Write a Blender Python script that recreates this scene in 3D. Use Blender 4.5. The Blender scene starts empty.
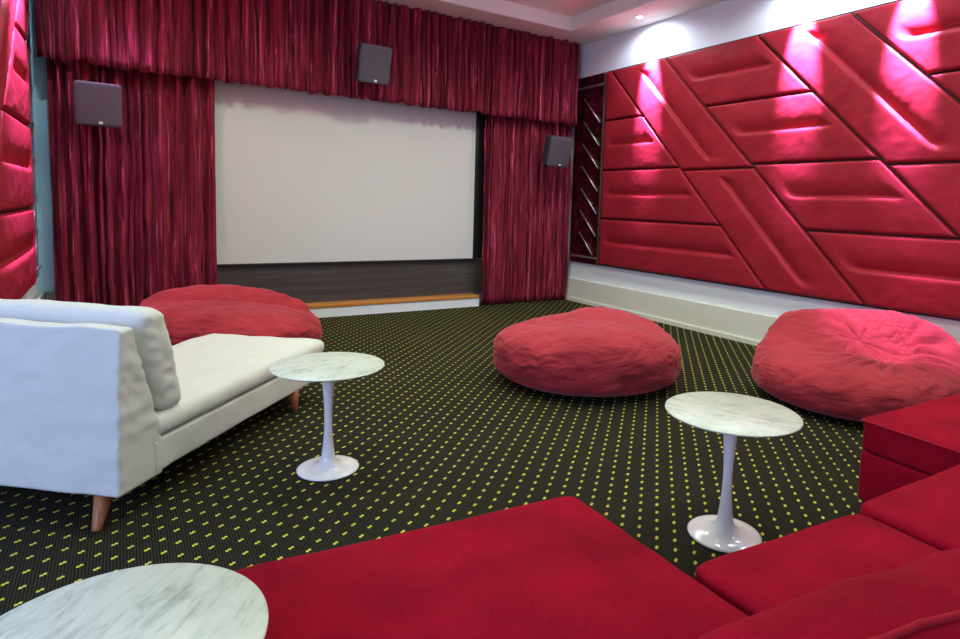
import bpy, bmesh, math, random
from mathutils import Vector, Matrix, noise
random.seed(7)
S = bpy.context.scene
C = S.collection
PI = math.pi

# ------------------------------------------------------------------ materials
class NT:
    def __init__(self, name):
        m = bpy.data.materials.new(name); m.use_nodes = True
        self.m = m; self.t = m.node_tree; self.n = self.t.nodes
        self.b = self.n['Principled BSDF']
    def node(self, kind, **kw):
        n = self.n.new(kind)
        for k, v in kw.items():
            setattr(n, k, v)
        return n
    def link(self, a, b): self.t.links.new(a, b)
    def math(self, op, a, b=None, c=None):
        n = self.node('ShaderNodeMath', operation=op)
        for i, v in enumerate((a, b, c)):
            if v is None: continue
            if isinstance(v, (int, float)): n.inputs[i].default_value = v
            else: self.link(v, n.inputs[i])
        return n.outputs[0]
    def set(self, **kw):
        for k, v in kw.items():
            s = self.b.inputs[k.replace('_', ' ')]
            s.default_value = (*v, 1) if isinstance(v, tuple) else v
    def pos(self):
        return self.node('ShaderNodeNewGeometry').outputs['Position']
    def obj(self, scale=(1, 1, 1)):
        tc = self.node('ShaderNodeTexCoord'); mp = self.node('ShaderNodeMapping')
        mp.inputs['Scale'].default_value = scale
        self.link(tc.outputs['Object'], mp.inputs['Vector'])
        return mp.outputs['Vector']
    def noise(self, vec, scale, detail=3, rough=.5, dist=0):
        n = self.node('ShaderNodeTexNoise'); self.link(vec, n.inputs['Vector'])
        n.inputs['Scale'].default_value = scale; n.inputs['Detail'].default_value = detail
        n.inputs['Roughness'].default_value = rough; n.inputs['Distortion'].default_value = dist
        return n.outputs['Fac']
    def ramp(self, fac, stops):
        r = self.node('ShaderNodeValToRGB'); self.link(fac, r.inputs['Fac'])
        e = r.color_ramp.elements
        e[0].position, e[0].color = stops[0][0], (*stops[0][1], 1)
        e[1].position, e[1].color = stops[-1][0], (*stops[-1][1], 1)
        for p, c in stops[1:-1]:
            x = e.new(p); x.color = (*c, 1)
        return r.outputs['Color']
    def color(self, out): self.link(out, self.b.inputs['Base Color'])
    def bump(self, h, strength=.3, dist=.01):
        b = self.node('ShaderNodeBump'); b.inputs['Strength'].default_value = strength
        b.inputs['Distance'].default_value = dist
        self.link(h, b.inputs['Height']); self.link(b.outputs['Normal'], self.b.inputs['Normal'])

def plain(name, col, rough=.5, metal=0., spec=.5, var=.0, scale=8, bump=0., bscale=60):
    t = NT(name); t.set(Roughness=rough, Metallic=metal, Base_Color=col)
    t.b.inputs['Specular IOR Level'].default_value = spec
    v = t.obj()
    if var:
        n = t.noise(v, scale, 4)
        lo = tuple(c * (1 - var) for c in col); hi = tuple(min(1, c * (1 + var)) for c in col)
        t.color(t.ramp(n, [(.3, lo), (.7, hi)]))
    if bump:
        t.bump(t.noise(v, bscale, 4), bump, .004)
    return t.m

def fabric(name, col, rough=.9, sheen=.3, stint=(1, 1, 1), var=.12, vscale=5, weave=900, bump=.25, wr=0, wscale=9, spec=.2):
    t = NT(name); t.set(Roughness=rough, Base_Color=col)
    t.b.inputs['Specular IOR Level'].default_value = spec
    t.b.inputs['Sheen Weight'].default_value = sheen
    t.b.inputs['Sheen Roughness'].default_value = .45
    t.b.inputs['Sheen Tint'].default_value = (*stint, 1)
    v = t.obj()
    n = t.noise(v, vscale, 5, .6)
    f = t.noise(v, weave * .5, 2)
    mix = t.math('ADD', t.math('MULTIPLY', n, .65), t.math('MULTIPLY', f, .35))
    lo = tuple(c * (1 - var) for c in col); hi = tuple(min(1, c * (1 + var)) for c in col)
    t.color(t.ramp(mix, [(.3, lo), (.7, hi)]))
    h = t.math('MULTIPLY', f, .15)
    if wr:
        w = t.noise(v, wscale, 5, .55, .6)
        h = t.math('ADD', h, t.math('MULTIPLY', w, wr))
    t.bump(h, bump, .02)
    return t.m

M = {}
M['white_wall'] = plain('white wall paint', (.80, .85, .90), .6, spec=.3, bump=.05)
M['ledge_paint'] = plain('cream skirting paint', (.74, .76, .66), .45, spec=.4)
M['ceiling'] = plain('ceiling paint', (.82, .83, .78), .8, spec=.2)
M['blue_lit_wall'] = plain('white wall with painted blue light', (.42, .70, .82), .6, spec=.3)  # a white wall; the blue light on it is put into the colour
M['grey_base'] = plain('grey skirting paint', (.35, .36, .32), .5)
M['maroon_back'] = plain('dark maroon backing', (.02, .003, .005), .6)
M['screen'] = plain('matt projection screen', (.64, .66, .645), .9, spec=.1)
M['black'] = plain('black frame', (.012, .011, .013), .4)
M['steel'] = plain('brushed steel bar', (.55, .52, .52), .35, metal=.9)
M['white_gloss'] = plain('white lacquer', (.80, .80, .80), .16, spec=.6)
M['speaker_cab'] = plain('charcoal cabinet plastic', (.045, .04, .055), .45)
M['badge'] = plain('white badge', (.8, .8, .8), .4)
M['bronze'] = plain('brown metal', (.16, .09, .085), .35, metal=.5)
M['lamp_ring'] = plain('white lamp ring', (.8, .8, .8), .4)

def mk_grille():
    t = NT('grey speaker cloth'); t.set(Roughness=.85)
    v = t.obj()
    n = t.noise(v, 500, 2)
    t.color(t.ramp(n, [(.35, (.055, .046, .070)), (.65, (.115, .098, .135))]))
    t.bump(n, .2, .002)
    return t.m
M['grille'] = mk_grille()

def mk_lattice():
    t = NT('dark lacquered red panel'); t.set(Roughness=.18)
    n = t.noise(t.obj((2, 1, 1)), 7, 5, .6, 1.0)
    t.color(t.ramp(n, [(.35, (.006, .002, .003)), (.55, (.05, .004, .010)), (.75, (.13, .008, .02))]))
    return t.m
M['lattice'] = mk_lattice()

def mk_leather():
    t = NT('red padded leatherette'); t.set(Roughness=.5)
    t.b.inputs['Specular IOR Level'].default_value = .10
    v = t.obj()
    n = t.noise(v, 3, 4)
    t.color(t.ramp(n, [(.3, (.27, .0145, .026)), (.7, (.34, .018, .034))]))
    g = t.noise(v, 420, 2); w = t.noise(v, 22, 4, .6, .4)
    t.bump(t.math('ADD', t.math('MULTIPLY', g, .10), t.math('MULTIPLY', w, .22)), .25, .02)
    return t.m
M['leather'] = mk_leather()

def mk_velvet():
    t = NT('crushed burgundy velvet'); t.set(Roughness=.75)
    t.b.inputs['Specular IOR Level'].default_value = .25
    t.b.inputs['Sheen Weight'].default_value = .14
    t.b.inputs['Sheen Roughness'].default_value = .35
    t.b.inputs['Sheen Tint'].default_value = (1, .22, .38, 1)
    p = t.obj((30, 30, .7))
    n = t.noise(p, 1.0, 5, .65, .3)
    t.color(t.ramp(n, [(.36, (.03, .002, .005)), (.46, (.19, .010, .030)), (.57, (.29, .016, .048)), (.66, (.66, .11, .21))]))  # crushed pile streaks, with fold shade and pink highlights painted into the colour
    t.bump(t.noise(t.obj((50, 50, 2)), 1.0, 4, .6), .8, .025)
    return t.m
M['velvet'] = mk_velvet()

def mk_bag():
    t = NT('red suede beanbag cloth'); t.set(Roughness=.85)
    t.b.inputs['Specular IOR Level'].default_value = .15
    t.b.inputs['Sheen Weight'].default_value = .30
    t.b.inputs['Sheen Roughness'].default_value = .4
    t.b.inputs['Sheen Tint'].default_value = (1, .5, .55, 1)
    n = t.noise(t.obj((4, 4, 6)), 1.0, 6, .65)
    t.color(t.ramp(n, [(.3, (.30, .024, .034)), (.7, (.42, .038, .050))]))
    a = t.noise(t.obj((2.6, 2.6, 9)), 1.0, 5, .55, .9)
    a = t.math('ABSOLUTE', t.math('SUBTRACT', a, .5))
    a = t.math('MINIMUM', t.math('MULTIPLY', a, 5.0), .6)
    b = t.noise(t.obj((9, 9, 34)), 1.0, 4, .6, .6)
    h = t.math('ADD', a, t.math('MULTIPLY', b, .25))
    t.bump(h, .34, .022)
    return t.m
M['bag'] = mk_bag()
M['sectional'] = fabric('red wool upholstery', (.285, .003, .017), .95, .05, (1, .35, .3), .40, 4, 420, .6, spec=.06)
M['piping'] = fabric('red wool piping', (.36, .006, .02), .95, .1, (1, .3, .3), .1, 3, 900, .2)
M['linen'] = fabric('off white linen', (.63, .645, .60), .9, .08, (1, 1, 1), .04, 3, 800, .30, .6, 6)

def mk_wood(name, a, b, scale=(3, 40, 40), rough=.4):
    t = NT(name); t.set(Roughness=rough)
    n = t.noise(t.obj(scale), 1.0, 5, .6, .5)
    t.color(t.ramp(n, [(.3, a), (.7, b)]))
    return t.m
M['orange_wood'] = mk_wood('orange varnished wood', (.50, .19, .035), (.62, .27, .06), (2, 60, 60), .3)
M['dark_wood'] = mk_wood('dark stained boards', (.045, .037, .038), (.095, .082, .080), (1.2, 30, 30), .3)
M['leg_wood'] = mk_wood('walnut leg wood', (.25, .085, .03), (.38, .14, .055), (60, 60, 5), .4)

def mk_marble():
    t = NT('white veined marble'); t.set(Roughness=.32)
    v = t.obj((11, 34, 10))
    n = t.noise(v, .9, 8, .68, .9)
    m = t.noise(t.obj((4, 7, 5)), 1.1, 5, .6, .8)
    k = t.math('ADD', t.math('MULTIPLY', n, .6), t.math('MULTIPLY', m, .4))
    t.color(t.ramp(k, [(.36, (.30, .35, .29)), (.43, (.46, .52, .44)), (.50, (.58, .64, .55)), (.64, (.66, .71, .62))]))
    return t.m
M['marble'] = mk_marble()

def mk_carpet():
    t = NT('dark ribbed carpet with yellow dashes'); t.set(Roughness=.95)
    t.b.inputs['Specular IOR Level'].default_value = .1
    sp = t.node('ShaderNodeSeparateXYZ'); t.link(t.pos(), sp.inputs[0])
    X, Y = sp.outputs[0], sp.outputs[1]
    PX, PY = .105, .104
    def lat(ox, oy):
        fx = t.math('SUBTRACT', t.math('FLOORED_MODULO', t.math('SUBTRACT', X, ox - PX/2), PX), PX/2)
        fy = t.math('SUBTRACT', t.math('FLOORED_MODULO', t.math('SUBTRACT', Y, oy - PY/2), PY), PY/2)
        sg = t.math('SIGN', fx)
        inx = t.math('LESS_THAN', t.math('ABSOLUTE', fx), .0105)
        iny = t.math('LESS_THAN', t.math('ABSOLUTE', t.math('SUBTRACT', fy, t.math('MULTIPLY', sg, .0032))), .0064)
        return t.math('MULTIPLY', inx, iny)
    dash = t.math('MAXIMUM', lat(0, .013), lat(PX/2, .013 + PY/2))
    rib = t.math('ADD', t.math('MULTIPLY', t.math('SINE', t.math('MULTIPLY', X, 2*PI/.0105)), .5), .5)
    n = t.noise(t.pos(), 1.6, 5, .6)
    f = t.noise(t.pos(), 500, 2)
    k = t.math('ADD', t.math('MULTIPLY', rib, .62), t.math('ADD', t.math('MULTIPLY', f, .22), t.math('MULTIPLY', n, .28)))
    base = t.ramp(k, [(.15, (.004, .004, .003)), (.5, (.015, .0145, .009)), (.95, (.036, .034, .020))])
    mx = t.node('ShaderNodeMix', data_type='RGBA'); t.link(dash, mx.inputs[0])
    t.link(base, mx.inputs[6]); mx.inputs[7].default_value = (.54, .52, .065, 1)
    t.color(mx.outputs[2])
    t.bump(rib, .3, .003)
    return t.m
M['carpet'] = mk_carpet()

def emis(name, col, s):
    t = NT(name); t.set(Base_Color=(.8, .8, .8))
    t.b.inputs['Emission Color'].default_value = (*col, 1)
    t.b.inputs['Emission Strength'].default_value = s
    return t.m
M['lamp'] = emis('lit lamp glass', (.9, .95, 1.0), 14)

# ------------------------------------------------------------------ helpers
def link(name, verts, faces, mat, parent=None, loc=(0, 0, 0), smooth=True, recalc=True):
    me = bpy.data.meshes.new(name)
    me.from_pydata([tuple(v) for v in verts], [], faces)
    if recalc:
        bm = bmesh.new(); bm.from_mesh(me)
        bmesh.ops.recalc_face_normals(bm, faces=bm.faces)
        bm.to_mesh(me); bm.free()
    me.materials.append(M[mat] if isinstance(mat, str) else mat)
    if smooth:
        me.polygons.foreach_set('use_smooth', [True] * len(me.polygons))
    o = bpy.data.objects.new(name, me); C.objects.link(o)
    o.location = loc
    if parent: o.parent = parent
    return o

def thing(name, label, cat, loc=(0, 0, 0), rot=(0, 0, 0), group=None):
    o = bpy.data.objects.new(name, None); C.objects.link(o)
    o.empty_display_size = .1
    o.location = loc; o.rotation_euler = rot
    return tag(o, label, cat, group)
def tag(o, label, cat, group=None):
    o['label'] = label; o['category'] = cat
    if group: o['group'] = group
    return o
def struct(o): o['kind'] = 'structure'; return o

class MB:
    def __init__(self): self.v = []; self.f = []
    def add(self, vs, fs):
        n = len(self.v); self.v += [Vector(p) for p in vs]
        self.f += [tuple(i + n for i in f) for f in fs]; return self
    def box(self, lo, hi):
        x0, y0, z0 = lo; x1, y1, z1 = hi
        return self.add([(x0,y0,z0),(x1,y0,z0),(x1,y1,z0),(x0,y1,z0),(x0,y0,z1),(x1,y0,z1),(x1,y1,z1),(x0,y1,z1)],
                        [(0,3,2,1),(4,5,6,7),(0,1,5,4),(1,2,6,5),(2,3,7,6),(3,0,4,7)])
    def tube(self, pts, r, n=10, closed=False):
        pts = [Vector(p) for p in pts]; N = len(pts); vs = []; fs = []
        rr = r if isinstance(r, (list, tuple)) else [r] * N
        prev = None
        for i, p in enumerate(pts):
            if closed: d = pts[(i+1) % N] - pts[i-1]
            else: d = pts[min(i+1, N-1)] - pts[max(i-1, 0)]
            d.normalize()
            if prev is None:
                a = Vector((0, 0, 1)) if abs(d.z) < .9 else Vector((1, 0, 0))
                a = (a - d * a.dot(d)).normalized()
            else: a = (prev - d * prev.dot(d)).normalized()
            prev = a; b = d.cross(a)
            for k in range(n):
                t = 2*PI*k/n
                vs.append(p + (a*math.cos(t) + b*math.sin(t)) * rr[i])
        m = N if closed else N - 1
        for i in range(m):
            j = (i+1) % N
            for k in range(n):
                fs.append((i*n+k, i*n+(k+1) % n, j*n+(k+1) % n, j*n+k))
        if not closed:
            fs.append(tuple(reversed(range(n)))); fs.append(tuple((N-1)*n+k for k in range(n)))
        return self.add(vs, fs)
    def lathe(self, prof, n=64):
        vs = []; fs = []
        for r, z in prof:
            for k in range(n):
                t = 2*PI*k/n; vs.append((r*math.cos(t), r*math.sin(t), z))
        for i in range(len(prof)-1):
            for k in range(n):
                fs.append((i*n+k, i*n+(k+1) % n, (i+1)*n+(k+1) % n, (i+1)*n+k))
        fs.append(tuple(reversed(range(n)))); fs.append(tuple((len(prof)-1)*n+k for k in range(n)))
        return self.add(vs, fs)
    def build(self, name, mat, parent=None, loc=(0,0,0), smooth=False):
        return link(name, self.v, self.f, mat, parent, loc, smooth)

def box_obj(name, lo, hi, mat, parent=None, bev=0.):
    o = MB().box(lo, hi).build(name, mat, parent)
    if bev:
        b = o.modifiers.new('bevel', 'BEVEL'); b.width = bev; b.segments = 3
        o.data.polygons.foreach_set('use_smooth', [True]*len(o.data.polygons))
        b.harden_normals = False
    return o

def axis(h, r, step):
    a = [-h + r*(1-math.cos(PI/2*i/5)) for i in range(6)]
    n = max(2, int((2*h-2*r)/step))
    m = [-h + r + (2*h-2*r)*i/n for i in range(1, n)]
    return a + m + [-x for x in reversed(a)]

def rbox(size, r, step=.03, warp=None):
    """a rounded box with dense faces; warp bends every point"""
    hx, hy, hz = (s/2 for s in size)
    r = min(r, hx*.98, hy*.98, hz*.98)
    A = [axis(hx, r, step), axis(hy, r, step), axis(hz, r, step)]
    idx = {}; vs = []; fs = []
    def vid(i, j, k):
        key = (i, j, k)
        if key not in idx:
            p = Vector((A[0][i], A[1][j], A[2][k]))
            q = Vector((max(-hx+r, min(hx-r, p.x)), max(-hy+r, min(hy-r, p.y)), max(-hz+r, min(hz-r, p.z))))
            d = p - q
            if d.length > 1e-9: p = q + d.normalized()*r
            idx[key] = len(vs); vs.append(p)
        return idx[key]
    n = [len(a)-1 for a in A]
    for ax in range(3):
        b, c = (ax+1) % 3, (ax+2) % 3
        for side in (0, n[ax]):
            for i in range(n[b]):
                for j in range(n[c]):
                    q = []
                    for (di, dj) in ((0,0),(1,0),(1,1),(0,1)):
                        t = [0,0,0]; t[ax] = side; t[b] = i+di; t[c] = j+dj
                        q.append(vid(*t))
                    fs.append(tuple(q) if side else tuple(reversed(q)))
    if warp: vs = [Vector(warp(p, (hx, hy, hz))) for p in vs]
    return vs, fs

def fbm(x, y, z, o=3):
    return noise.fractal(Vector((x, y, z)), .6, 2.1, o)

# ------------------------------------------------------------------ camera (measured from the photograph)
f, yaw, pitch, roll, sx, sy, H = 613.72, .5857, .0886, .0329, 48.32, -60.26, 1.37
fw = Vector((math.sin(yaw)*math.cos(pitch), math.cos(yaw)*math.cos(pitch), -math.sin(pitch)))
rt = Vector((math.cos(yaw), -math.sin(yaw), 0)); up = rt.cross(fw)
r2 = math.cos(roll)*rt + math.sin(roll)*up; u2 = -math.sin(roll)*rt + math.cos(roll)*up
cd = bpy.data.cameras.new('camera'); cam = bpy.data.objects.new('camera', cd); C.objects.link(cam)
cam.matrix_world = Matrix(((r2.x, u2.x, -fw.x, 0), (r2.y, u2.y, -fw.y, 0), (r2.z, u2.z, -fw.z, H), (0, 0, 0, 1)))
cd.sensor_width = 36; cd.lens = f/960*36; cd.shift_x = -sx/960; cd.shift_y = sy/960
cd.clip_start = .02
S.camera = cam

# ------------------------------------------------------------------ room shell
XL, XR, YB, ZC, YJ, XF, YN = -.675, 5.47, 7.36, 3.63, 3.88, -2.8, -1.6
struct(MB().box((XF, YN, -.1), (XR+.1, YB+.1, 0)).build('floor', 'carpet'))
wb = struct(MB().box((XL-.1, YB, 0), (XR+.1, YB+.1, 3.9)).build('wall_back', 'white_wall'))
struct(MB().box((XR, YN, 0), (XR+.1, YB, 3.9)).build('wall_right', 'white_wall'))
struct(MB().box((XL-.1, YJ, 0), (XL, YB, 3.9)).build('wall_left', 'white_wall'))
struct(MB().box((XF, YJ, 0), (XL-.1, YJ+.1, 3.9)).build('wall_left_return', 'white_wall'))
TX0, TX1, TY0, TY1, ZT = .2, 4.90, .2, 6.56, 3.80
cb = MB()
cb.box((XF, TY1, ZC), (XR, YB, ZT+.1)); cb.box((TX1, YN, ZC), (XR, TY1, ZT+.1))
cb.box((XF, YN, ZC), (TX0, TY1, ZT+.1)); cb.box((TX0, YN, ZC), (TX1, TY0, ZT+.1))
cb.box((TX0, TY0, ZT), (TX1, TY1, ZT+.1))
struct(cb.build('ceiling', 'ceiling'))
# lower wall ledge and skirting
struct(MB().box((5.435, YN, .05), (XR, YB, .325)).build('baseboard_right', 'ledge_paint'))
struct(MB().box((5.415, YN, 0), (XR, YB, .05)).build('trim_1', 'ledge_paint'))
struct(MB().box((XL, YJ, 0), (-.625, YB, .40)).build('baseboard_left', 'grey_base'))
struct(MB().box((XL, 7.30, .40), (-.40, YB, 3.2)).build('trim_2', 'blue_lit_wall'))  # white wall strip beside the drape, coloured for the blue light there
# backing of the padded walls
struct(MB().box((5.435, .2, .575), (XR, 6.425, 3.17)).build('trim_3', 'maroon_back'))
struct(MB().box((XL, YJ, .575), (-.64, 6.425, 3.17)).build('trim_4', 'maroon_back'))

# ------------------------------------------------------------------ low stage step under the screen
st = thing('stage_step', 'low white step with an orange wood edge below the screen', 'step', (2.385, 7.22, 0))
box_obj('riser', (-1.545, -.12, 0), (1.56, .13, .112), 'white_wall', st)
box_obj('wood_edge', (-1.545, -.13, .112), (1.56, .13, .152), 'orange_wood', st, .006)
dp = box_obj('board_panel', (.80, 7.27, .152), (4.10, 7.355, .60), 'dark_wood')
tag(dp, 'dark stained board panel between the screen and the orange step edge', 'panel')
sc = thing('projection_screen', 'large blank white projection screen framed by the velvet curtains', 'screen', (2.36, 7.25, .60))
box_obj('screen_surface', (-1.62, -.012, .03), (1.545, .012, 2.2), 'screen', sc)
box_obj('bottom_bar', (-1.62, -.02, 0), (1.56, .02, .03), 'black', sc, .006)
box_obj('side_frame', (1.545, -.02, .03), (1.68, .02, 2.2), 'black', sc, .004)

# ------------------------------------------------------------------ curtains
def curtain(name, x0, x1, y, z0, z1, amp, pitch, seed, label, hem=.015, lean=0.):
    rng = random.Random(seed)
    folds = []; x = x0 - .1
    while x < x1 + .1:
        w = pitch * rng.uniform(.45, 1.7)
        folds.append((x, w, amp * rng.uniform(.45, 1.1), rng.uniform(-.75, .75))); x += w
    nx = int((x1-x0)/.0045); nz = max(14, int((z1-z0)/.085))
    vs = []; fs = []
    def depth(x):
        lo, hi = 0, len(folds)-1
        while lo < hi:
            m = (lo+hi+1)//2
            if folds[m][0] <= x: lo = m
            else: hi = m-1
        fx, w, a, sk = folds[lo]
        t = min(1, max(0, (x-fx)/w)); t = t + sk*t*(1-t)
        return a * math.sin(PI*max(0, (t-.20)/.80))**.65
    for j in range(nz+1):
        tz = j/nz; zz = z0 + (z1-z0)*tz
        for i in range(nx+1):
            xx = x0 + (x1-x0)*i/nx
            wob = .022*fbm(xx*5+seed, zz*.9, 0, 3) + .012*fbm(xx*14, zz*2.2, seed, 2)*(1-tz*.4)
            d = depth(xx + wob) * (.75 + .35*fbm(xx*9, zz*1.3, 3+seed, 2))
            d += .010*fbm(xx*26, zz*3.0, seed*2, 3) + .012*fbm(xx*2, zz*1.2, seed+9, 2)
            zo = hem*fbm(xx*6, seed, 0, 3)*(1-tz)**6 if hem else 0
            vs.append((xx + lean*(1-tz), -d + amp*.36, zz - z0 + zo))
    for j in range(nz):
        for i in range(nx):
            a = j*(nx+1)+i; fs.append((a, a+1, a+nx+2, a+nx+1))
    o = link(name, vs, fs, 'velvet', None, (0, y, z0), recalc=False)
    s = o.modifiers.new('cloth', 'SOLIDIFY'); s.thickness = .004; s.offset = -1
    return tag(o, label, 'curtain')
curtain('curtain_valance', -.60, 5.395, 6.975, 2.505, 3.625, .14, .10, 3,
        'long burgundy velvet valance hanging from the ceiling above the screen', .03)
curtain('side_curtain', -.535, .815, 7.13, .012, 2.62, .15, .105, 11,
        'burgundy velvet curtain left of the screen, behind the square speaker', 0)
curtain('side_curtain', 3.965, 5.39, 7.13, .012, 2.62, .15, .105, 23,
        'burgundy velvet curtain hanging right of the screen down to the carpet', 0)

# ------------------------------------------------------------------ wall speakers
def speaker(x, y, z, w, h, pitch, yawz, label):
    t = thing('wall_speaker', label, 'speaker', (x, y, z), (pitch, 0, yawz), 'wall speakers around the screen')
    d = .20
    vs, fs = rbox((w, d, h), .036, .06, lambda p, hh: (p.x*(1-.12*(p.y+hh[1])/(2*hh[1])), p.y, p.z*(1-.06*(p.y+hh[1])/(2*hh[1]))))
    link('cabinet', vs, fs, 'speaker_cab', t)
    vs, fs = rbox((w-.008, .07, h-.008), .034, .06, lambda p, hh: (p.x, p.y*.45 - d/2 - .004 - .006*(1-(p.x/hh[0])**2), p.z))
    g = link('grille', vs, fs, 'grille', t)
    vs, fs = rbox((.032, .006, .022), .003, .02, lambda p, hh: (p.x + .015, p.y - d/2 - .027, p.z - h/2 + .035))
    b = link('badge', vs, fs, 'badge', g); b['label'] = 'small white badge'
    m = MB(); m.tube([(0, d/2-.01, 0), (0, d/2+.05, .0), (0, d/2+.085, .02)], .02)
    m.build('bracket', 'black', t, smooth=True)
    return t
speaker(-.155, 6.80, 2.135, .358, .385, .10, .0, 'square grey wall speaker mounted in front of the left side curtain')
speaker(2.335, 6.76, 2.862, .355, .41, .28, 0, 'grey wall speaker mounted on the valance above the screen')
speaker(4.885, 6.78, 2.105, .345, .405, .24, -.05, 'grey wall speaker tilted in front of the right side curtain')

# ------------------------------------------------------------------ padded wall panels
def padded(poly, face_x, sgn, groove, label, group):
    """poly: four (y,z) corners a,b,c,d (a-b along s, a-d along t); groove runs along s at t=.5 (or along t for 't')"""
    a, b, c, d = [Vector(p).to_3d() for p in poly]
    g = .007
    cen = (a+b+c+d)/4
    # inset all four corners so neighbours stay apart
    def inset(P):
        out = []
        n = len(P)
        for i in range(n):
            p0, p1, p2 = P[i-1], P[i], P[(i+1) % n]
            e1 = (p1-p0).normalized(); e2 = (p2-p1).normalized()
            n1 = Vector((-e1.y, e1.x, 0)); n2 = Vector((-e2.y, e2.x, 0))
            if n1.dot(cen-p1) < 0: n1 = -n1
            if n2.dot(cen-p1) < 0: n2 = -n2
            k = (n1+n2); k = k / max(.25, (1+n1.dot(n2)))
            out.append(p1 + k*g)
        return out
    a, b, c, d = inset([a, b, c, d])
    ls = ((b-a).length + (c-d).length)/2; lt = ((d-a).length + (c-b).length)/2
    area = abs((c-a).cross(d-b).z)/2
    ws, wt = area/max(lt, 1e-6), area/max(ls, 1e-6)     # perpendicular widths
    def ticks(w):
        r = .024; k = [r*(1-math.cos(PI/2*i/5)) for i in range(6)]
        n = max(3, int((w-2*r)/.011)) if w > 2*r+.02 else 2
        m = [r + (w-2*r)*i/n for i in range(1, n)]
        return [x/w for x in k + m + [w-x for x in reversed(k)]]
    Ss, Ts = ticks(ws), ticks(wt)
    o = Vector((face_x + sgn*.004, cen.x, cen.y))
    vs = []; fs = []
    def e(dist, r=.024):
        q = max(0, min(1, dist/r)); return math.sqrt(max(0, 1-(1-q)**2))
    for t in Ts:
        for s in Ss:
            p = (a*(1-s)+b*s)*(1-t) + (d*(1-s)+c*s)*t
            h = .036*e(min(s, 1-s)*ws)*e(min(t, 1-t)*wt)
            h += .018*math.sin(PI*s)**.5*math.sin(PI*t)**.5 if 0 < s < 1 and 0 < t < 1 else 0
            if groove:
                q, L, dist = (s, ws, (t-.5)*wt) if groove == 's' else (t, wt, (s-.5)*ws)
                fade = max(0, min(1, (min(q, 1-q)*L-.06)/.10)); fade = fade*fade*(3-2*fade)
                h -= fade*.046*(math.exp(-(dist/.075)**1.3) if dist > 0 else math.exp(-(-dist/.016)**1.5))
            h += .0025*fbm(p.x*9, p.y*9, 0, 2)*e(min(s, 1-s)*ws)*e(min(t, 1-t)*wt)
            vs.append(Vector((-sgn*(h+.008), p.x-cen.x, p.y-cen.y)))
    ns, nt = len(Ss), len(Ts)
    for j in range(nt-1):
        for i in range(ns-1):
            q = j*ns+i; fs.append((q, q+1, q+ns+1, q+ns))
    ring = [i for i in range(ns)] + [j*ns+ns-1 for j in range(1, nt)] + [(nt-1)*ns+i for i in range(ns-2, -1, -1)] + [j*ns for j in range(nt-2, 0, -1)]
    n0 = len(vs)
    for i in ring: vs.append(Vector((0, vs[i].y, vs[i].z)))
    m = len(ring)
    for i in range(m): fs.append((ring[i], ring[(i+1) % m], n0+(i+1) % m, n0+i))
    fs.append(tuple(n0+i for i in range(m)))
    return tag(link('padded_panel', vs, fs, 'leather', None, o), label, 'wall panel', group)

ZR = [.585, 1.215, 1.86, 2.515, 3.16]
def L1(z): return 3.786 + .985*(z-.585)
def L2(z): return 2.79 + 1.0*(z-.585)
def L3(z): return 1.47 + 1.02*(z-.585)
def L4(z): return .46 + 1.04*(z-.585)
Y0 = 6.42
names = ['bottom', 'second', 'third', 'top']
FX = 5.435
G = 'red padded panels on the right wall'
rows = ['bottom row', 'second row up', 'third row up', 'top row']
for k in range(4):
    z0, z1 = ZR[k], ZR[k+1]
    padded([(Y0, z0), (L1(z0), z0), (L1(z1), z1), (Y0, z1)], FX, 1, 's' if k < 3 else None,
           'red padded panel beside the dark diagonal-bar panel, %s on the right wall' % rows[k], G)
    padded([(L2(z0), z0), (L3(z0), z0), (L3(z1), z1), (L2(z1), z1)], FX, 1, 's',
           'red padded panel between the two diagonal strips of the right wall, %s' % rows[k], G)
    padded([(L4(z0), z0), (L4(z0)-1.3 if k > 1 else .2, z0), (max(.2, L4(z1)-1.3), z1), (L4(z1), z1)] if k > 0 else
           [(L4(z0), z0), (.22, z0), (.22, z1), (L4(z1), z1)], FX, 1, 's',
           'red padded panel at the camera end of the right wall, %s' % rows[k], G)
for (A, B, nm, cut) in ((L1, L2, 'narrower diagonal strip nearer the screen', 1.825), (L3, L4, 'diagonal strip at the camera end', 1.81)):
    padded([(A(.585), .585), (B(.585), .585), (B(cut), cut), (A(cut), cut)], FX, 1, 't', 'lower red padded slanting panel of the %s, right wall' % nm, G)
    padded([(A(cut), cut), (B(cut), cut), (B(3.16), 3.16), (A(3.16), 3.16)], FX, 1, 't', 'upper red padded slanting panel of the %s, right wall' % nm, G)
# left wall, the same pattern mirrored
G2 = 'red padded panels on the left wall'
FL = -.64; YC = 3.9
for k in range(4):
    z0, z1 = ZR[k], ZR[k+1]
    padded([(Y0, z0), (max(YC, L1(z0)), z0), (max(YC, L1(z1)), z1), (Y0, z1)], FL, -1, 's' if k < 3 else None,
           'red padded panel on the left wall beside the corner, %s' % rows[k], G2)
padded([(L1(1.825), 1.825), (L2(1.825), 1.825), (L2(3.16), 3.16), (L1(3.16), 3.16)], FL, -1, 't', 'upper slanting red padded panel on the left wall', G2)
padded([(L1(.72), .72), (YC, .70), (YC, 1.825), (L1(1.825), 1.825)], FL, -1, 't', 'lower slanting red padded panel on the left wall', G2)
padded([(L2(2.515), 2.515), (YC, 2.515), (YC, 3.16), (L2(3.16), 3.16)], FL, -1, 's', 'red padded panel at the camera end of the left wall', G2)

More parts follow.
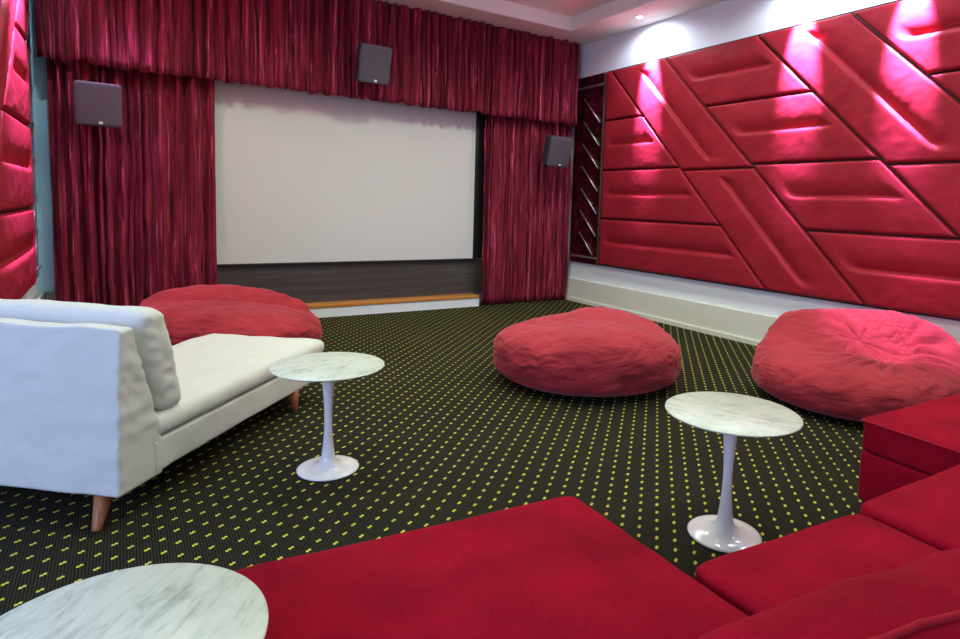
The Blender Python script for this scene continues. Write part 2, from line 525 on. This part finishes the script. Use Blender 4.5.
# ------------------------------------------------------------------ dark panels with diagonal bars beside the padded walls
def lattice(xw, sgn, label):
    t = thing('bar_panel', label, 'wall panel', (xw, 6.80, .575))
    def B(name, lo, hi, mat, bev=.0):
        lo = list(lo); hi = list(hi)
        a, b = -sgn*lo[0], -sgn*hi[0]
        return box_obj(name, (min(a, b), lo[1], lo[2]), (max(a, b), hi[1], hi[2]), mat, t, bev)
    B('backing', (0, -.37, 0), (.02, .30, 2.59), 'lattice')
    B('post', (0.02, -.37, 0), (.05, -.34, 2.59), 'bronze', .004)
    B('rail', (0.02, -.335, 2.42), (.045, .24, 2.45), 'steel', .004)
    B('rail', (0.02, -.335, .075), (.045, .24, .105), 'steel', .004)
    for k in range(8):
        z = 1.93 - .308*k; y = -.285; L = .50
        y1, z1 = y + L*.72, z + L*.70
        y0, z0 = y, z
        if z0 < .13: 
            d = .13 - z0; y0 += d*.72/.70; z0 = .13
        if z1 - z0 < .12: continue
        m = MB(); m.tube([(-sgn*.036, y0, z0), (-sgn*.036, y1, z1)], .011, 8)
        m.build('diagonal_bar', 'steel', t, smooth=True)
    return t
lattice(5.45, 1, 'dark red lacquered panel with steel diagonal bars beside the right curtain')
lattice(-.665, -1, 'dark narrow panel with steel bars in the left corner beside the curtain')

# ------------------------------------------------------------------ tulip side tables
def tulip(x, y, label, rot=0):
    t = thing('side_table', label, 'side table', (x, y, 0), (0, 0, rot), 'round marble side tables')
    R, Ht = .273, .54
    prof = [(0.001, 0), (.138, 0), (.150, .004), (.152, .009), (.142, .014), (.11, .017), (.072, .024), (.047, .040), (.033, .072),
            (.026, .125), (.0205, .19), (.019, .25), (.020, .31), (.0235, .38), (.029, .44), (.036, .485), (.048, .508), (.075, .516), (.10, .519), (.001, .519)]
    MB().lathe(prof, 64).build('pedestal', 'white_gloss', t, smooth=True)
    top = [(0.001, .520), (.215, .520), (.25, .525), (.267, .531), (R, .5355), (.2725, .538), (.269, .54), (.001, .54)]
    o = MB().lathe(top, 96).build('marble_top', 'marble', t, smooth=True)
    o.modifiers.new('edge', 'EDGE_SPLIT').split_angle = math.radians(40)
    return t
tulip(.845, 3.05, 'round marble tulip side table standing beside the white chaise', .4)
tulip(2.105, 1.60, 'round marble tulip side table in front of the red sectional seat', 2.1)
tulip(-.042, 1.285, 'round marble tulip side table cut by the lower left edge, beside the red ottoman', 4.0)

# ------------------------------------------------------------------ white chaise
O = Vector((-.039, 2.882, 0)); ua = math.atan2(.754, .657)
ch = thing('chaise_sofa', 'off white linen chaise with low back and wooden legs, by the left wall', 'sofa', O, (0, 0, ua))
Wd = .84; Ld = 1.78
def wr(p, s, a): return a*fbm(p.x*s+3, p.y*s, p.z*s, 3)
# platform with a straight skirt
def w_base(p, h):
    x = p.x + (Ld+.20)/2; y = p.y + Wd/2; z = p.z + .215
    s = .005*fbm(x*6, y*6, z*3, 3)
    return (x, y + s, z + .008*math.sin(x*1.8)*(1 if p.z < 0 else 0))
vs, fs = rbox((Ld-.20, Wd, .15), .014, .03, w_base); link('base', vs, fs, 'linen', ch)
def wrinkle(x, y, zz, seed, k):
    """short horizontal tucks that pull in from the corner seams"""
    return k*(.5*fbm(x*5+seed, y*5, zz*22, 3) + .5*(1-2*abs(fbm(x*4, seed, zz*15+1.5*fbm(x*10, y*10, seed, 2), 2))))
def w_back(p, h):
    z = (p.z + h[2])/(2*h[2])          # 0 bottom 1 top
    k = (p.x + h[0])/(2*h[0])          # 0 rear 1 front
    zz = .128 + .692*z
    rear = .016*z
    front = .262 if zz < .29 else .262 - .167*(zz-.29)/.53
    x = rear + (front-rear)*k
    y = p.y + Wd/2
    edge = max(0, 1 - (1 - abs(p.y)/h[1])*7)
    x += .005*fbm(y*5, zz*7, k, 3)
    y += wrinkle(x, 0, zz, 3, .012)*edge*math.copysign(1, p.y)*min(1, max(0, (zz-.26)/.12) + max(0, .55-k))
    if k < .3: x += wrinkle(y*.6, 0, zz, 8, .010)*edge*math.exp(-((zz-.70)/.12)**2)
    return (x, y, zz + .008*z*fbm(y*4, 1, 0, 2))
vs, fs = rbox((.2, Wd, .685), .016, .018, w_back); link('backrest', vs, fs, 'linen', ch)
def w_seat(p, h):
    x = p.x + (.2+1.82)/2; y = p.y + Wd/2
    ex = 1-abs(p.x)/h[0]; ey = 1-abs(p.y)/h[1]
    z = p.z + .345
    if p.z > 0: z += .022*min(1, ex*4)*min(1, ey*3) + .006*fbm(x*3, y*3, 0, 3)
    return (x, y + .004*fbm(x*7, z*9, 2, 2), z)
vs, fs = rbox((1.62, Wd+.02, .10), .045, .03, w_seat); link('seat_cushion', vs, fs, 'linen', ch)
def w_pil(p, h):
    z = (p.z + h[2])/(2*h[2]); edge = max(0, 1-(1-abs(p.y)/h[1])*6)
    puff = .82 + .30*math.sin(PI*min(1, max(0, z)))**.6
    x = p.x*puff
    zz = .39 + .485*z
    cx = .345 - .125*z
    y = p.y + Wd/2 + .005
    y += wrinkle(x, 0, zz, 5, .014)*edge*math.copysign(1, p.y)
    return (cx + x + .006*fbm(y*4, zz*5, 3, 3), y, zz + .010*fbm(y*3, 2, 0, 2)*z)
vs, fs = rbox((.165, Wd-.0, .5), .055, .016, w_pil); link('back_cushion', vs, fs, 'linen', ch)
def leg(x, y, dx, dy):
    m = MB(); m.tube([(x+dx, y+dy, 0), (x+dx*.97, y+dy*.97, .006), (x, y, .15)], [.015, .017, .040], 20)
    return m.build('leg', 'leg_wood', ch, smooth=True)
leg(.062, .11, -.088, -.032); leg(.062, Wd-.11, -.088, .032); leg(1.44, .035, .03, 0); leg(1.44, Wd-.05, .03, 0)

# ------------------------------------------------------------------ beanbags
def beanbag(x, y, a, b, h, rot, seed, shape, label):
    NT_, NP = 220, 110
    vs = []; fs = []
    for j in range(NP+1):
        ang = -PI/2 + PI*j/NP
        ca, sa = math.cos(ang), math.sin(ang)
        rho = abs(ca)**.52
        if sa < 0: zz = .42*(1 - abs(sa)**.75) ; rho = abs(ca)**.45
        else: zz = .42 + .58*sa**.85
        for i in range(NT_):
            th = 2*PI*i/NT_
            px, py, pz = rho*math.cos(th), rho*math.sin(th), zz
            px, py, pz = shape(px, py, pz)
            topm = max(0, min(1, (pz-.05)/.35))
            d = Vector((px, py, (pz-.4)*.9)); n = d.normalized() if d.length > 1e-6 else Vector((0, 0, 1))
            X, Y, Z = px*a, py*b, pz*h
            k = .026*fbm(X*2.2+seed, Y*2.2, Z*3.5, 3)
            side = max(0, 1-abs(n.z))
            wx, wy = math.cos(th), math.sin(th)
            q = 1.6*fbm(X*3, Y*3, seed+Z*3, 3)
            for fr, am in ((7, .009), (17, .004)):
                v = fbm(wx*fr*.16+seed, wy*fr*.16, Z*fr*1.2+q, 2)
                k += am*(.45-min(1, abs(v)*3.2))*topm*(.30+.70*side)*-1*(-1)
            k += .003*fbm(X*13, Y*13, Z*26+seed, 3)*topm
            p = Vector((X, Y, Z)) + Vector((n.x, n.y, n.z))*k*(topm if Z < .08 else 1)
            p.z = max(0.0, p.z)
            vs.append(p)
    for j in range(NP):
        for i in range(NT_):
            fs.append((j*NT_+i, j*NT_+(i+1) % NT_, (j+1)*NT_+(i+1) % NT_, (j+1)*NT_+i))
    o = link('beanbag', vs, fs, 'bag', None, (x, y, 0))
    o.rotation_euler = (0, 0, rot)
    return tag(o, label, 'beanbag', 'red beanbags')
def smooth(t): t = max(0, min(1, t)); return t*t*(3-2*t)
# local x runs to the viewer's right, local y away from the viewer
def sh_mid(x, y, z):
    top = smooth((z-.3)/.6)
    z2 = z*(.90 + .12*smooth((x+.5)/.7) - .05*smooth((x-.3)/.6))
    z2 += .06*top*smooth((y+.2)/.8)
    return x, y - .05*top, z2
def sh_right(x, y, z):
    top = smooth((z-.35)/.5)
    z2 = z*(.66 + .38*smooth((y+.30)/.75))
    cx, cy = .24, -.16
    r = math.hypot(x-cx, (y-cy)*1.0); th = math.atan2(y-cy, x-cx)
    z2 -= .12*top*math.exp(-(r/.20)**2)
    z2 += .10*top*(abs(math.sin(10*th + 2.5*fbm(x*2, y*2, 5, 2)))**.6-.6)*math.exp(-((r-.34)/.24)**2)
    z2 += .05*top*smooth((y-.05)/.4)
    return x, y, z2
def sh_left(x, y, z):
    top = smooth((z-.35)/.5)
    z2 = z*(1.0 - .16*smooth((x+.4)/1.2))*(.86 + .20*smooth((y-.02)/.35))
    yv = .06 + .10*x
    z2 -= .075*top*math.exp(-((y-yv)/.07)**2)*smooth((x+.75)/.4)
    z2 += .030*top*(abs(math.sin(13*x + 2*fbm(x*2, y*3, 2, 2)))-.5)*smooth((x+.05)/.3)*math.exp(-((y-yv-.16)/.16)**2)
    return x, y, z2
beanbag(3.04, 3.71, .735, .68, .50, -math.radians(39), 1, sh_mid, 'red beanbag standing alone on the carpet in the middle of the room')
beanbag(4.47, 2.33, .725, .69, .60, -math.radians(62), 4, sh_right, 'red beanbag with a pleated top against the right wall')
beanbag(.76, 5.86, .765, .70, .545, -math.radians(8), 8, sh_left, 'red beanbag behind the white chaise, below the left curtain')

# ------------------------------------------------------------------ red sectional in the foreground
def cushion(name, quad, z0, z1, r, parent, org, dome=.012, seed=0, mat='sectional'):
    """quad: four (x,y) corners counter-clockwise from near left"""
    q = [Vector((p[0], p[1], 0)) for p in quad]
    L = (q[1]-q[0]).length; Wq = (q[3]-q[0]).length
    def w(p, h):
        kx, ky = max(0, 1-(h[0]-abs(p.x))/.05), max(0, 1-(h[1]-abs(p.y))/.05)
        kk = .010*min(kx, ky)*min(1, 2*min(kx, ky))
        p = Vector((p.x - math.copysign(kk, p.x), p.y - math.copysign(kk, p.y), p.z))
        s = (p.x+h[0])/(2*h[0]); t = (p.y+h[1])/(2*h[1])
        b = (q[0]*(1-s)+q[1]*s)*(1-t) + (q[3]*(1-s)+q[2]*s)*t
        z = (z0+z1)/2 + p.z
        ex, ey = 1-abs(p.x)/h[0], 1-abs(p.y)/h[1]
        if p.z > 0: z += dome*min(1, ex*2.5)*min(1, ey*2.5) + .004*fbm(b.x*3+seed, b.y*3, 0, 3)
        return Vector((b.x, b.y, z)) - org
    vs, fs = rbox((L, Wq, z1-z0), r, .035, w)
    return link(name, vs, fs, mat, parent)
def seam(name, pts, parent, org, r=.005):
    m = MB(); m.tube([Vector(p)-org for p in pts], r, 8, closed=True)
    return m.build(name, 'piping', parent, smooth=True)
def module(name, label, quad, parts_z, r=.02, seed=0):
    org = Vector((sum(p[0] for p in quad)/4, sum(p[1] for p in quad)/4, 0))
    t = thing(name, label, 'sectional sofa seat', org)
    zb, z0, z1 = parts_z
    iq = [Vector((p[0], p[1], 0)) for p in quad]
    cushion('base', quad, zb, z0-.004, .012, t, org, 0, seed)
    cushion('seat_cushion', [(p[0], p[1]) for p in quad], z0, z1, r, t, org, .010, seed)
    m = MB()
    for p in quad:
        c = Vector((p[0], p[1], 0)); d = (Vector((org.x, org.y, 0))-c).normalized()*.12
        q = c + d - org
        m2 = MB(); m2.tube([(q.x, q.y, 0), (q.x, q.y, zb+.006)], .025, 14); m2.build('foot', 'black', t, smooth=True)
    return t
mo = module('chaise_ottoman', 'wide red wool chaise seat at the bottom centre, left end of the sectional',
       [(.185, .10), (1.205, .06), (1.238, 1.545), (.20, 1.655)], (.03, .27, .42), .022, 1)
module('sectional_seat', 'red wool seat between the wide chaise seat and its right neighbour, behind the marble table',
       [(1.225, .06), (1.90, .02), (1.975, .992), (1.252, 1.062)], (.03, .27, .42), .02, 2)
module('sectional_seat', 'red wool seat between two seams, next to the right end chaise',
       [(1.915, .02), (2.62, -.02), (2.74, .985), (1.99, 1.012)], (.03, .27, .43), .022, 3)
md = module('chaise_ottoman', 'red wool chaise seat at the right edge, in front of the pleated beanbag',
       [(2.78, -.02), (3.85, -.05), (3.92, 1.42), (2.89, 1.475)], (.03, .27, .42), .016, 4)
seam('piping', [(2.79, .0, .412), (2.89-.001, 1.468, .412), (3.9, 1.418, .412), (3.85, -.03, .412)], md, md.location)

# big loose back cushion nearest the camera
bc = thing('back_cushion', 'large puffy red back cushion with piped edge in the lower right corner', 'cushion', (1.47, .47, .441), (0, 0, math.radians(-12)))
def w_bc(p, h):
    k = max(0, 1-(p.x/h[0])**2)**.45 * max(0, 1-(p.z/h[2])**2)**.3
    top = max(0, p.z/h[2])
    return (p.x*(1-.05*(p.z/h[2])**2), p.y*(.45+.75*k) + .006*fbm(p.x*4, p.z*4, 0, 3),
            .1025 + p.z*(1-.30*abs(p.x/h[0])**2.2*top) + .008*fbm(p.x*5, p.y*5, 3, 3)*(1 if p.z > 0 else 0))
vs, fs =  rbox((1.46, .26, .205), .09, .025, w_bc); link('cover', vs, fs, 'sectional', bc)
pts = [Vector(w_bc(Vector((-.70+1.40*i/48, -.075, .0955)), (.73, .13, .1025))) + Vector((0, 0, .003)) for i in range(49)]
pts += [Vector(w_bc(Vector((.70-1.40*i/24, -.112, -.062)), (.73, .13, .1025))) for i in range(25)]
seam('piping', pts, bc, Vector((0, 0, 0)), .007)

# ------------------------------------------------------------------ lamps
def lamp_fixture(x, y, z, label, group):
    t = thing('downlight', label, 'downlight', (x, y, z), group=group)
    MB().lathe([(.036, -.001), (.050, -.001), (.052, -.004), (.050, -.008), (.040, -.008), (.036, -.004)], 32).build('ring', 'lamp_ring', t, smooth=True)
    MB().lathe([(.001, -.0005), (.036, -.0005), (.036, -.006), (.030, -.013), (.018, -.017), (.001, -.018)], 32).build('lamp_glass', 'lamp', t)
def beam(x, y, z, watt, col, size, blend, rad, tx=0., ty=0.):
    ld = bpy.data.lights.new('downlight_beam', 'SPOT'); ld.energy = watt; ld.color = col
    ld.spot_size = math.radians(size); ld.spot_blend = blend; ld.shadow_soft_size = rad
    lo = bpy.data.objects.new('downlight_beam', ld); C.objects.link(lo)
    lo.location = (x, y, z-.03)
    lo.rotation_euler = (-Vector((tx, ty, -1))).to_track_quat('Z', 'Y').to_euler()
cool = (.60, .45, 1.0)
GE = 'recessed downlights along the ceiling edge'
def wall_washer(x, y, label, tx, watt=4400, size=30, spill=40, col=cool, ty=0.):
    lamp_fixture(x, y, ZC, label, GE)
    beam(x, y, ZC, watt, col, size, .8, .03, tx, ty)
    if spill: beam(x, y, ZC, spill, (.75, .86, 1.0), 165, .5, .03, tx*.6)
wall_washer(5.16, 5.57, 'small lit downlight in the ceiling edge near the right corner', .34)
wall_washer(5.16, 3.57, 'small lit downlight in the right ceiling edge, above the slanting panels', .34)
wall_washer(5.16, 2.60, 'small lit downlight in the right ceiling edge, nearest the camera', .34)
wall_washer(5.12, 2.30, 'small lit downlight in the right ceiling edge, above the pleated beanbag', -.06, 1250, 25, 0, (.74, .40, 1.0))
wall_washer(-.36, 5.75, 'small lit downlight in the left ceiling edge, second from the curtain', -.26, 3000, 52, 50)
wall_washer(.05, 6.68, 'small lit downlight in the far ceiling edge, above the left end of the valance', 0, 190, 44, 0, (.78, .50, 1.0), .03)
wall_washer(-.30, 3.5, 'small lit downlight in the left ceiling edge, above the white chaise', .05, 60, 80, 0, (.86, .98, 1.0))
for x, y, wt in [(.9, 1.6, 60), (2.6, 1.6, 95), (4.2, 1.6, 105), (1.1, 3.4, 60), (2.6, 3.4, 100), (4.2, 3.4, 80), (.9, 5.2, 120), (2.6, 5.2, 130), (4.2, 5.2, 120)]:
    lamp_fixture(x, y, ZT, 'unseen ceiling lamp added for fill inside the raised tray, %s row' % ('near' if y < 2 else 'middle' if y < 4 else 'far'), 'fill lamps added in the ceiling tray')
    beam(x, y, ZT, wt, (.92, 1.0, .78), 160, .8, .09)  # unseen tray lamps, added to fill the room with light

wl = bpy.data.lights.new('window_daylight', 'AREA'); wl.shape = 'RECTANGLE'; wl.size = 1.6; wl.size_y = 1.4
wl.energy = 95; wl.color = (.36, .46, 1.0)
wo = bpy.data.objects.new('window_daylight', wl); C.objects.link(wo)
wo.location = (-2.7, .9, 1.7)
wo.rotation_euler = (Vector((-2.7, .9, 1.7)) - Vector((-.2, 2.4, .3))).to_track_quat('Z', 'Y').to_euler()

w = bpy.data.worlds.new('world'); S.world = w; w.use_nodes = True
w.node_tree.nodes['Background'].inputs[0].default_value = (.74, .90, 1.0, 1)
w.node_tree.nodes['Background'].inputs[1].default_value = .72

S.view_settings.view_transform = 'Standard'; S.view_settings.look = 'None'
S.view_settings.exposure = 0.0; S.view_settings.gamma = 1; S.view_settings.use_curve_mapping = False
